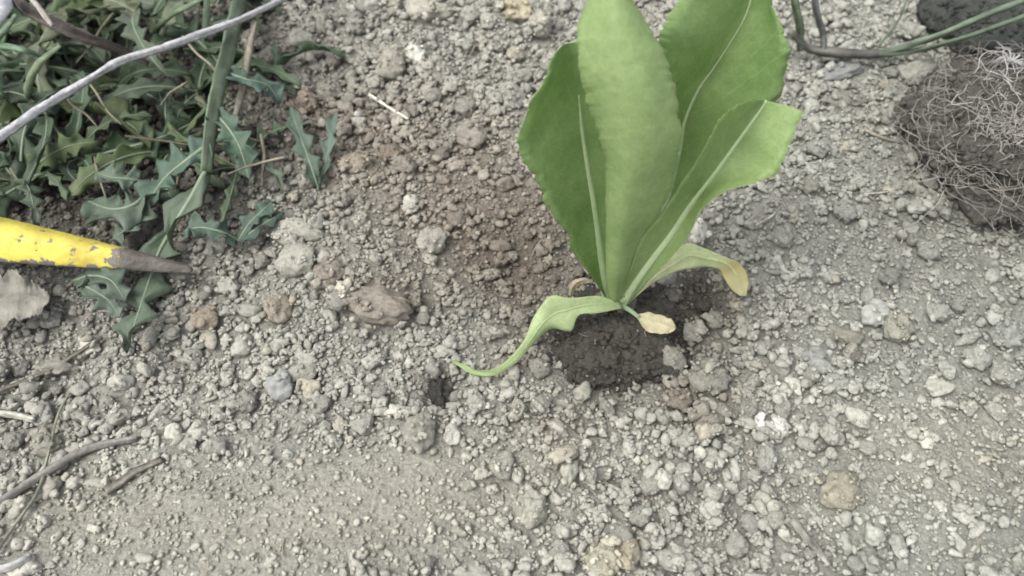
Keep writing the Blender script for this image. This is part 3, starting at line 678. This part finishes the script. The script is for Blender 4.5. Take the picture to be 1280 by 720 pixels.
lying('straw', [(1082, 242), (1105, 240), (1130, 233)], 4, (.33, .32, .27), 'thin grey straw on crumbs next to the root ball', 'straw', 1.2, n=10)
lying('straw', [(945, 282), (958, 275), (970, 266)], 3.5, (.5, .47, .4), 'tiny pale straw beside the white stone behind the seedling', 'straw', 1.2, n=8)

# long weathered branch across the weeds
pts = []
for (px, py, z) in [(-120, 250, .05), (-45, 200, .05), (5, 168, .049), (50, 136, .048), (92, 111, .047), (118, 95, .047), (150, 77, .045), (200, 61, .042), (252, 43, .038), (300, 25, .032), (337, 7, .026), (380, -14, .018), (440, -48, .006)]:
    pts.append(gp(px, py, z))
br = tube('dry_branch', pts, [.0019, .0019, .0019, .0017, .0017, .0013, .0018, .0016, .0019, .0015, .0015, .0014, .0012], M_twig, ns=12, n=110, rough=.07, seed=5)
br.color = (.30, .30, .305, 1); tag(br, 'long weathered grey branch slanting across the green weeds', 'branch')

# ------------------------------------------------------------------ pointed yellow tool
def tool():
    tip = np.array(gp(238, 337, .007)); left = np.array(gp(-10, 298, .021)); ax = left - tip; Lm = np.linalg.norm(ax); ax /= Lm
    side = np.cross(ax, (0, 0, 1)); side /= np.linalg.norm(side); upv = np.cross(side, ax)
    root = empty('pointed_tool', tuple(tip)); tag(root, 'pointed steel garden tool with flaking yellow paint lying by the weeds', 'tool')
    sc_px = FPX / (gp(60, 300).y * cp + CAM_H * sp)
    def ring(s, ns=28):
        r = .0016 + (.0102 - .0016) * min(1, (s / Lm)) ** .85 if s < Lm else .0102 + (s - Lm) * .035
        th = np.linspace(0, 2 * math.pi, ns, endpoint=False)
        # flat-bellied, ridge-backed section
        e = 1 - .16 * np.abs(np.sin(2 * th)) ** 1.2
        return tip + ax * s + (r * e * np.cos(th))[:, None] * side + (r * .9 * e * np.sin(th))[:, None] * upv, th
    def sweep(s0, s1, n, cap, jag=False):
        S = np.linspace(s0, s1, n); Vs = []; W = []
        for s in S:
            v, th = ring(s); Vs.append(v)
            tow = (v - (tip + ax * s)); under = np.clip((tow @ np.array((0, -.62, -.78))) / .0092 - .25, -1, 1) / .75     # worn where it rubs the ground
            W.append(np.clip(under, 0, 1) * .62 + np.clip(1 - (s - s0) / .012, 0, 1) * .12 - .03)
        ns = len(Vs[0]); V = np.vstack(Vs); Wt = np.concatenate(W)
        i = np.arange(n - 1)[:, None] * ns; j = np.arange(ns)[None]; j2 = (j + 1) % ns
        F = np.concatenate([np.stack([i + j, i + j2, i + ns + j2], -1).reshape(-1, 3), np.stack([i + j, i + ns + j2, i + ns + j], -1).reshape(-1, 3)])
        c0 = len(V); V = np.vstack([V, [tip + ax * (s0 - (.0012 if cap else 0))], [tip + ax * s1]]); Wt = np.append(Wt, [0, 0]); jj = np.arange(ns); k2 = (jj + 1) % ns; e = (n - 1) * ns
        F = np.concatenate([F, np.stack([k2, jj, np.full(ns, c0)], -1), np.stack([e + jj, e + k2, np.full(ns, c0 + 1)], -1)])
        V = V + rng.normal(size=V.shape) * .00008
        return V - tip, F, Wt
    s_split = Lm * .345
    V, F, W = sweep(0, s_split + .001, 26, True); me = mesh_np('steel_tip', V * 1.0, F); link('steel_tip', me, M_steel, root)
    V, F, W = sweep(s_split, Lm * 2.3, 90, False); me = mesh_np('painted_shank', V, F, np.repeat(W[:, None], 3, 1)); link('painted_shank', me, M_paint, root)
tool()

# ------------------------------------------------------------------ weeds
def weed_leaf(parent, P, half, nl, seed, colr, rib=True, depth=.62, cup=.25, roll=0.0):
    """P (k,3) world spine; lobed, toothed blade with midrib"""
    r = np.random.default_rng(seed); nv = 56; S = spline(np.array([tuple(p) for p in P]), nv); t = np.linspace(0, 1, nv)
    T = np.gradient(S, axis=0); T /= np.linalg.norm(T, axis=1)[:, None] + 1e-9
    side = np.cross(T, (0, 0, 1.)); side /= np.linalg.norm(side, axis=1)[:, None] + 1e-9; N = np.cross(side, T)
    cr_, sr_ = math.cos(roll), math.sin(roll); side, N = side * cr_ + N * sr_, N * cr_ - side * sr_
    env = np.clip(t / .12, 0, 1) * .45 + .55 * np.sin(np.pi * np.clip(t, 0, 1) ** 1.25) ** .7
    env *= np.clip((1 - t) / .1, 0.02, 1) ** .7
    us = np.array([-1, -.72, -.38, 0, .38, .72, 1.]); nu = len(us); g_ = np.zeros((nv, nu, 3))
    ph = r.uniform(0, 1, 2); r_w = r.uniform(7, 17)
    for a, u in enumerate(us):
        s_ = 0 if u < 0 else 1
        saw = (t * nl + ph[s_] + .1 * np.sin(t * 9 + s_)) % 1
        tooth = np.where(saw < .72, saw / .72, (1 - saw) / .28) ** 1.5              # lobes lean forward, then cut back
        fine = np.abs((t * nl * 3.3) % 1 - .5) * .18
        hw = half * env * (1 - depth * (1 - tooth) * np.clip(t * 4, .3, 1) - fine) * (1 + .1 * r.normal())
        k = abs(u); lat = np.sign(u) * hw * k
        g_[:, a] = S + side * lat[:, None] + N * (cup * hw * k ** 1.4 + half * .22 * np.sin(t * r_w + u * 3 + seed) * k + half * .1 * np.sin(t * 31 + u * 2) * k)[:, None] - T * (half * .25 * k * tooth)[:, None] * .6
    th = .0003; top = g_ + N[:, None] * th; V = np.vstack([top.reshape(-1, 3), (g_ - N[:, None] * th).reshape(-1, 3)]) - np.array(parent.location); n_ = nv * nu
    i = (np.arange(nv - 1)[:, None] * nu + np.arange(nu - 1)[None]).ravel()
    e0 = np.arange(nv - 1) * nu; e1 = e0 + nu - 1
    F = np.vstack([np.stack([i, i + 1, i + nu + 1, i + nu], -1), np.stack([i + n_, i + nu + n_, i + nu + 1 + n_, i + 1 + n_], -1), np.stack([e0, e0 + nu, e0 + nu + n_, e0 + n_], -1), np.stack([e1, e1 + n_, e1 + nu + n_, e1 + nu], -1)])
    me = mesh_np('leaf', V, F); uvl = me.uv_layers.new(name='UVMap'); vi = np.zeros(len(me.loops), np.int32); me.loops.foreach_get('vertex_index', vi); vi %= n_
    uvl.data.foreach_set('uv', np.stack([(us[vi % nu] + 1) / 2, t[vi // nu]], -1).astype(np.float32).ravel())
    o = link('leaf', me, M_weed, parent); o.color = (*colr, 1)
    if rib:
        Vr, Fr = tube_arrays(S[:-3] + N[:-3] * .0003 - np.array(parent.location), np.linspace(half * .09, half * .02, nv - 3), 6); link('midrib', mesh_np('midrib', Vr, Fr), M_weedrib, o)
    return o
WG = [(.08, .115, .07), (.058, .09, .052), (.10, .135, .078), (.095, .12, .084), (.105, .135, .064), (.045, .064, .04), (.13, .15, .092), (.07, .10, .064)]
def rosette(px, py, nleaf, lmin, lmax, seed, label, a0=0, a1=6.28, zc=0.0, hw=.13):
    r = np.random.default_rng(seed); b = onsoil(px, py, 0, .004); root = empty('weed', tuple(b))
    tag(root, label, 'weed', 'green weeds beside the bare soil')
    for k in range(nleaf):
        a = a0 + (a1 - a0) * (k + r.uniform(-.3, .3)) / nleaf; Ln = r.uniform(lmin * .75, lmax * 1.1); rise = r.uniform(.15, .75)
        P = []
        bend = r.uniform(-.5, .5)
        for q in np.linspace(0, 1, 6):
            rr = Ln * q; aa = a + bend * q * q; z = Ln * rise * (q * 1.5 - 1.15 * q * q) + .002
            x = b.x + math.cos(aa) * rr; y = b.y + math.sin(aa) * rr
            P.append((x, y, max(b.z + z, surf(x, y, .003) + .0015)))
        c = WG[int(r.integers(len(WG)))]; k_ = r.uniform(.8, 1.25)
        weed_leaf(root, P, Ln * hw * r.uniform(.65, 1.5), r.uniform(4, 6.5), seed * 50 + k, tuple(np.array(c) * k_), cup=r.uniform(-.3, .7), roll=r.uniform(-.8, .8), depth=r.uniform(.45, .85))
    return root
rosette(95, 205, 9, .035, .06, 1, 'lobed green weed rosette between the branch and the yellow tool')
rosette(30, 235, 8, .03, .05, 2, 'dark green weed with toothed leaves just above the yellow paint')
rosette(150, 110, 10, .04, .07, 3, 'leafy weed growing right under the middle of the weathered branch')
rosette(40, 95, 9, .04, .06, 4, 'dense green weed under the lower end of the weathered branch')
rosette(190, 30, 9, .045, .075, 5, 'dark weed behind the weathered branch next to the thick stem')
rosette(110, 20, 9, .04, .07, 6, 'leafy weed behind the branch beside the brown woody stem')
rosette(250, 120, 7, .035, .055, 7, 'shaded weed around the foot of the thick green stem')
rosette(10, -10, 8, .04, .07, 8, 'bright green weed at the edge beside the pale dry stalk')
rosette(330, 20, 5, .03, .05, 9, 'sparse weed where the weathered branch meets the soil', a0=2.2, a1=5.2)
rosette(215, 195, 8, .03, .05, 10, 'low dark weed against the lower half of the thick stem')
rosette(300, 215, 6, .025, .04, 11, 'small ragged weed between the thick stem and the thin upright straw')
rosette(60, 150, 8, .035, .06, 12, 'ragged weed shaded by the branch near its lower end')
rosette(345, 95, 5, .02, .035, 13, 'tiny weed rooted beside the pinkish-brown clod')
# tall weed: thick pale stem with one long lobed leaf that runs under the steel point
b = onsoil(300, -30, 0); tw = empty('tall_weed', tuple(b)); tag(tw, 'tall weed with thick pale stem and a long lobed leaf under the tool point', 'weed', 'green weeds beside the bare soil')
loc = np.array(tw.location)
sp_ = [np.array(gp(*p)) - loc for p in [(306, -20, .006), (296, 15, .020), (286, 60, .026), (272, 115, .026), (263, 165, .024), (258, 215, .019)]]
st_ = tube('stem', sp_, [.0032, .0034, .0034, .0032, .0028, .0024], M_stem, tw, ns=10, n=40, rough=.03); st_.color = (.105, .14, .09, 1)
LC = (.125, .16, .115)
weed_leaf(tw, [gp(258, 212, .019), gp(240, 246, .016), gp(218, 282, .010), gp(199, 316, .0035), gp(189, 345, .003), gp(178, 378, .006), gp(168, 408, .010), gp(157, 441, .010)], .0128, 4.6, 77, LC, depth=.85, cup=.1)
weed_leaf(tw, [gp(266, 140, .024), gp(285, 160, .024), gp(300, 185, .020), gp(312, 225, .012)], .009, 4, 78, (.10, .15, .11))
weed_leaf(tw, [gp(262, 180, .022), gp(235, 200, .022), gp(205, 225, .016), gp(180, 262, .010)], .011, 4, 79, (.10, .15, .115))
weed_leaf(tw, [gp(280, 90, .025), gp(308, 100, .024), gp(335, 108, .018), gp(350, 130, .010)], .008, 3.5, 80, (.09, .14, .11))
# single weeds at the soil edge
def small_weed(px, py, leaves, label, colr):
    b = onsoil(px, py, 0, .004); root = empty('weed', tuple(b)); tag(root, label, 'weed', 'green weeds beside the bare soil')
    for k, (P, hwid, nl) in enumerate(leaves):
        Q = [gp(a, c, max(z, surf(*gp(a, c, z).xy, .002) + .0012)) for a, c, z in P]
        weed_leaf(root, Q, hwid, nl, int(px + k * 13), tuple(np.array(colr) * (1 + .1 * k)))
small_weed(398, 236, [([(398, 236, .004), (388, 205, .012), (376, 172, .016), (362, 132, .012)], .0055, 3.5), ([(397, 234, .004), (408, 200, .010), (414, 170, .014), (418, 140, .014)], .004, 3)], 'small blue-green weed with narrow leaves between brown clods', (.10, .14, .105))
small_weed(300, 302, [([(298, 304, .004), (315, 290, .008), (335, 277, .010), (356, 266, .008)], .0065, 3), ([(298, 302, .005), (312, 280, .010), (330, 262, .012), (345, 250, .010)], .005, 3), ([(298, 302, .004), (275, 290, .012), (250, 285, .014), (228, 290, .010)], .008, 4)], 'low blue-green weed at the foot of the knobbly pale clod', (.08, .115, .09))
small_weed(95, 350, [([(92, 352, .003), (115, 345, .009), (140, 352, .012), (158, 378, .007)], .008, 3.2), ([(95, 352, .003), (120, 365, .008), (138, 378, .008), (150, 398, .005)], .006, 3)], 'grey-green weed with two curved leaves under the yellow tool', (.105, .14, .105))
small_weed(170, 255, [([(190, 235, .006), (170, 255, .012), (140, 262, .012), (105, 250, .012)], .012, 4), ([(190, 235, .006), (175, 262, .010), (160, 285, .010), (140, 300, .008)], .009, 4), ([(188, 232, .006), (165, 225, .012), (140, 222, .014), (118, 215, .014)], .008, 4)], 'broad pale green weed leaves spread just above the steel point', (.12, .155, .115))

# grass-like blades and stems standing in the weeds
def blade(pix, r, colr, label, name='grass_stem', cat='stem'):
    o = tube(name, [gp(*p) for p in pix], r, M_stem, ns=7, n=26, rough=.04); o.color = (*colr, 1); return tag(o, label, cat)
def foot(px, py): q = onsoil(px, py, 0); return (px, py, q.z)
blade([(35, 125, .004), (36, 105, .030), (48, 80, .045), (75, 57, .055)], [.0018, .0017, .0015, .0008], (.16, .2, .13), 'pale arching grass stem among weeds above the branch')
blade([(-30, 95, .002), (-5, 50, .030), (8, 35, .04), (20, 18, .046)], [.0016, .0016, .0013, .0008], (.13, .18, .125), 'short upright green stem beside the pale dry stalk')
blade([(-20, 55, .02), (10, 58, .03), (35, 64, .03), (60, 75, .006)], [.0016, .0015, .0012, .0008], (.15, .23, .15), 'green stem bending level through the weeds')
blade([(255, 60, .003), (258, 20, .02), (259, -20, .035), (262, -60, .05)], [.0016, .0016, .0014, .0012], (.15, .21, .14), 'slim upright green stem beside the tall weed')
blade([(190, 40, .004), (215, 18, .03), (235, 8, .04), (270, -12, .045)], [.0013, .0013, .0012, .0008], (.13, .17, .11), 'fine grass stem leaning behind the branch')
blade([(-25, 45, .03), (2, 12, .045), (6, -5, .05), (12, -40, .055)], [.0035, .0034, .003, .0025], (.55, .56, .6), 'thick bleached dry stalk behind the weeds', 'dry_stalk', 'stalk')
o = tube('woody_stem', [gp(*p) for p in [(10, -30, .035), (30, 8, .04), (70, 30, .036), (110, 48, .028), (150, 62, .014), (185, 78, .004)]], [.0022, .0024, .0028, .0026, .0022, .0018], M_twig, ns=9, n=40, rough=.06); o.color = (.13, .11, .10, 1); tag(o, 'brown woody stem tangled in the weeds behind the branch', 'stem')
o = tube('straw', [gp(*p) for p in [(318, 28, .026), (310, 70, .022), (303, 112, .016), (292, 153, .009)]], [.0016, .0018, .0017, .0012], M_twig, ns=8, n=20, rough=.05); o.color = (.36, .33, .26, 1); tag(o, 'flat dry straw hanging from the branch beside the thick stem', 'straw')
o = tube('straw', [gp(*p) for p in [(326, 168, .014), (330, 190, .012), (329, 210, .008), (328, 232, .004)]], [.0006, .0007, .0007, .0006], M_twig, ns=6, n=16); o.color = (.42, .38, .3, 1); tag(o, 'thin upright dry straw at the edge of the weeds', 'straw')
o = tube('straw', [gp(*p) for p in [(36, -6, .05), (48, 8, .05), (58, 22, .048), (66, 32, .046)]], [.0011, .0012, .0012, .0008], M_twig, ns=7, n=14); o.color = (.42, .38, .34, 1); tag(o, 'pale broken straw over the brown woody stem', 'straw')
r9 = np.random.default_rng(404)
for k in range(14):                                   # fine dead grass tangled in the weeds
    px, py = r9.uniform(0, 330), r9.uniform(0, 300)
    if py > 330 - px * .25: continue
    a = r9.uniform(0, 3.14); L = r9.uniform(35, 110); z = r9.uniform(.006, .03)
    P = [gp(px + math.cos(a) * L * (q - .5) + r9.normal() * 1.5, py + math.sin(a) * L * .7 * (q - .5) + r9.normal() * 1.5, z + .012 * (.5 - abs(q - .5)) * r9.uniform(-1, 1)) for q in (0, .33, .66, 1)]
    o = tube('dead_grass_stem', P, [.0005, .0006, .0005, .0003], M_twig, ns=5, n=14, seed=k); kk = r9.uniform(.5, 1.1); o.color = (.30 * kk, .27 * kk, .2 * kk, 1)
    tag(o, 'fine dead grass stem tangled among the green weeds', 'grass', 'fine dead grass stems in the weeds')
# dry fallen leaf under the tool
b = onsoil(20, 380, .002); dl = empty('dry_leaf', tuple(b)); base_loc = np.array(dl.location)
tag(dl, 'flat grey-beige dead leaf lying under the yellow tool', 'leaf')
sX = [((-60, 352), (-62, 372), (-60, 392), .010, .009, .008), ((-10, 340), (-15, 375), (-5, 412), .013, .010, .007), ((28, 338), (22, 372), (16, 402), .014, .011, .008), ((42, 352), (44, 372), (46, 396), .012, .010, .008), ((62, 366), (62, 374), (58, 384), .010, .009, .008)]
me, mid, Nn = surf_mesh('blade', *lvl(sX), nv=40, wave=.0016, seed=9, teeth=.25, bow=.2, thick=.0006)
M_dead = plain('dead_leaf', (.215, .205, .175), .9, .4, 130, b_=1, bd=.002)
link('blade', me, M_dead, dl); V, F = tube_arrays(mid[:34] + Nn[:34] * .0004, np.linspace(.0009, .0003, 34), 6); link('midrib', mesh_np('midrib', V, F), M_dead, dl)

# ------------------------------------------------------------------ root ball, dark plug, wilted stems on the right
g = gp(1272, 180, .014); RB = np.array((g.x, g.y, surf(g.x, g.y) + .012)); RR = np.array((.042, .042, .023))
rb = lump('soil_ball', 0, 0, *RR, 0, 5, 12, M_peat, (.105, .10, .09), amp=.24); root = empty('root_ball', tuple(RB)); rb.parent = root
tag(root, 'dark uprooted root ball tangled with pale wiry roots', 'root ball')
def root_path(r, start, L, n=16, wig=.5):
    d = start / np.linalg.norm(start); t = np.cross(d, r.normal(size=3)); t /= np.linalg.norm(t); P = []; tw_ = 0
    lift = 1.0 + .28 * r.random() ** 2.2
    for k in range(n):
        tw_ += r.normal() * wig * .35
        P.append(d * RR * (lift + .05 * math.sin(k * .9 + tw_)))
        b_ = np.cross(d, t); t = t * math.cos(tw_ * .35) + b_ * math.sin(tw_ * .35); d = d + t * (L / n) / .04; d /= np.linalg.norm(d); t -= d * (t @ d); t /= np.linalg.norm(t)
    return spline(np.array(P), n * 2)
r5 = np.random.default_rng(77)
for k in range(85):
    d = r5.normal(size=3); d[2] = abs(d[2]) * .9 + .05; d[0] -= .7; d[1] -= .15
    P = root_path(r5, d, r5.uniform(.018, .05)); P = P[P[:, 2] > -.016]
    if len(P) < 6: continue
    V, F = tube_arrays(P, np.linspace(r5.uniform(.00012, .00028), .00006, len(P)), 5); o = link('root', mesh_np('root', V, F), M_root, root); kk = r5.uniform(.35, .95); o.color = (.36 * kk, .34 * kk, .30 * kk, 1)
fr = []
for k in range(420):
    d = r5.normal(size=3); d[2] = abs(d[2]) * .7 - .1; P = root_path(r5, d, r5.uniform(.01, .03), 10, .8); fr.append(tube_arrays(P, .0001, 4))
c1 = np.array(gp(1262, 160, .036)) - RB
for k in range(150):                                              # the dense pale tuft
    p = c1 + r5.normal(size=3) * (.0045, .0045, .002); q = [p]
    for _ in range(6): q.append(q[-1] + r5.normal(size=3) * .0016)
    fr.append(tube_arrays(spline(np.array(q), 12), .0002, 4))
c2 = np.array(gp(1263, 78, .030)) - RB
for k in range(16):                                               # star of stout pale roots
    a = k / 16 * 6.28 + r5.uniform(-.2, .2); L = r5.uniform(.006, .013); q = [c2, c2 + np.array((math.cos(a) * L * .5, math.sin(a) * L * .5, .002)), c2 + np.array((math.cos(a + .3) * L, math.sin(a + .3) * L, -.001))]
    V, F = tube_arrays(spline(np.array(q), 10), np.linspace(.0005, .0002, 10), 5); o = link('root', mesh_np('root', V, F), M_root, root); o.color = (.33, .33, .325, 1)
for k in range(22):                                               # stouter bleached roots on top, and stray ones reaching over the soil
    if k < 14:
        q = [np.array(gp(r5.uniform(1215, 1290), r5.uniform(85, 150), .037)) - RB]
        a = r5.uniform(0, 6.28)
        for _ in range(5): a += r5.normal() * .9; q.append(q[-1] + np.array((math.cos(a), math.sin(a), 0)) * .004 + (0, 0, r5.normal() * .0012))
        rr, cc = .00026, (.36, .35, .33, 1)
    else:
        p0 = (r5.uniform(1150, 1190), r5.uniform(110, 270)); q = [np.array(gp(*p0, .02)) - RB]; a = math.pi + r5.normal() * .7
        for j in range(5):
            a += r5.normal() * .6; w_ = q[-1] + RB + np.array((math.cos(a), math.sin(a), 0)) * .0045; w_[2] = max(w_[2] - .004, surf(w_[0], w_[1], .001) + .0006); q.append(w_ - RB)
        rr, cc = .00022, (.28, .26, .22, 1)
    V, F = tube_arrays(spline(np.array(q), 22), np.linspace(rr, rr * .5, 22), 5); o = link('root', mesh_np('root', V, F), M_root, root); o.color = cc
V, F = join(fr); o = link('fine_roots', mesh_np('fine_roots', V, F), M_root, root); o.color = (.29, .275, .245, 1); tag(o, kind='stuff')
def crumb_coat(ball, parent, off, N, colr, rmax):
    co = np.array([v.co[:] for v in ball.data.vertices]); co = co[co[:, 2] > -.006]; L = []
    for k in range(N):
        V, F = SMA[k % 30] if k % 4 == 0 else TIN[k % 30]; L.append((V * r5.uniform(.0004, rmax) * r5.uniform(.6, 1.3, 3) + co[int(r5.integers(len(co)))] + off, F))
    V, F = join(L); o = link('soil_crumbs', mesh_np('soil_crumbs', V, F), M_peat, parent); o.color = (*colr, 1); tag(o, kind='stuff')
crumb_coat(rb, root, 0, 3200, (.115, .11, .098), .0018)
g = gp(1262, 12, .014); pg = lump('peat_plug', g.x, g.y, .040, .034, .026, surf(g.x, g.y) + .008, 5, 21, M_peat, (.075, .082, .074), amp=.10)
crumb_coat(pg, pg, 0, 900, (.07, .075, .068), .0016)
tag(pg, 'dark smooth peat plug behind the root ball under green stems', 'peat plug')
wl = empty('wilted_plant', tuple(onsoil(1060, 70, 0))); tag(wl, 'wilted plant with green stems leaning over the dark peat plug', 'plant'); loc = np.array(wl.location)
def wst(pix, r, colr, nm='stem'):
    o = tube(nm, [np.array(gp(*p)) - loc for p in pix], r, M_stem, wl, ns=8, n=30, rough=.05); o.color = (*colr, 1)
zz = loc[2]
wst([(1330, -20, .055), (1275, 2, .050), (1225, 22, .042), (1180, 42, .030), (1140, 55, .018), (1100, 66, zz + .004)], [.0015, .0015, .0015, .0016, .0018, .0014], (.15, .19, .14))
wst([(1330, 2, .050), (1270, 24, .046), (1220, 42, .040), (1180, 55, .028), (1140, 64, .014), (1095, 68, zz + .004)], [.001, .0011, .0011, .0012, .0014, .0012], (.13, .17, .12))
wst([(1120, 66, zz + .004), (1080, 68, zz + .004), (1045, 66, zz + .005), (1010, 60, zz + .006), (990, 40, .022)], [.0015, .0022, .0025, .002, .0015], (.135, .13, .115), 'stalk')
wst([(1000, 62, zz + .006), (1000, 35, .022), (994, 5, .034), (990, -40, .05)], [.0016, .002, .0019, .0016], (.125, .165, .10))
wst([(1030, 62, zz + .006), (1028, 40, .018), (1020, 12, .03), (1015, -40, .05)], [.0014, .0016, .0016, .0014], (.15, .155, .15), 'stalk')
wst([(1090, 68, zz + .004), (1120, 30, .012), (1130, 8, .02), (1138, -30, .03)], [.0006, .0006, .0005, .0004], (.16, .2, .13))
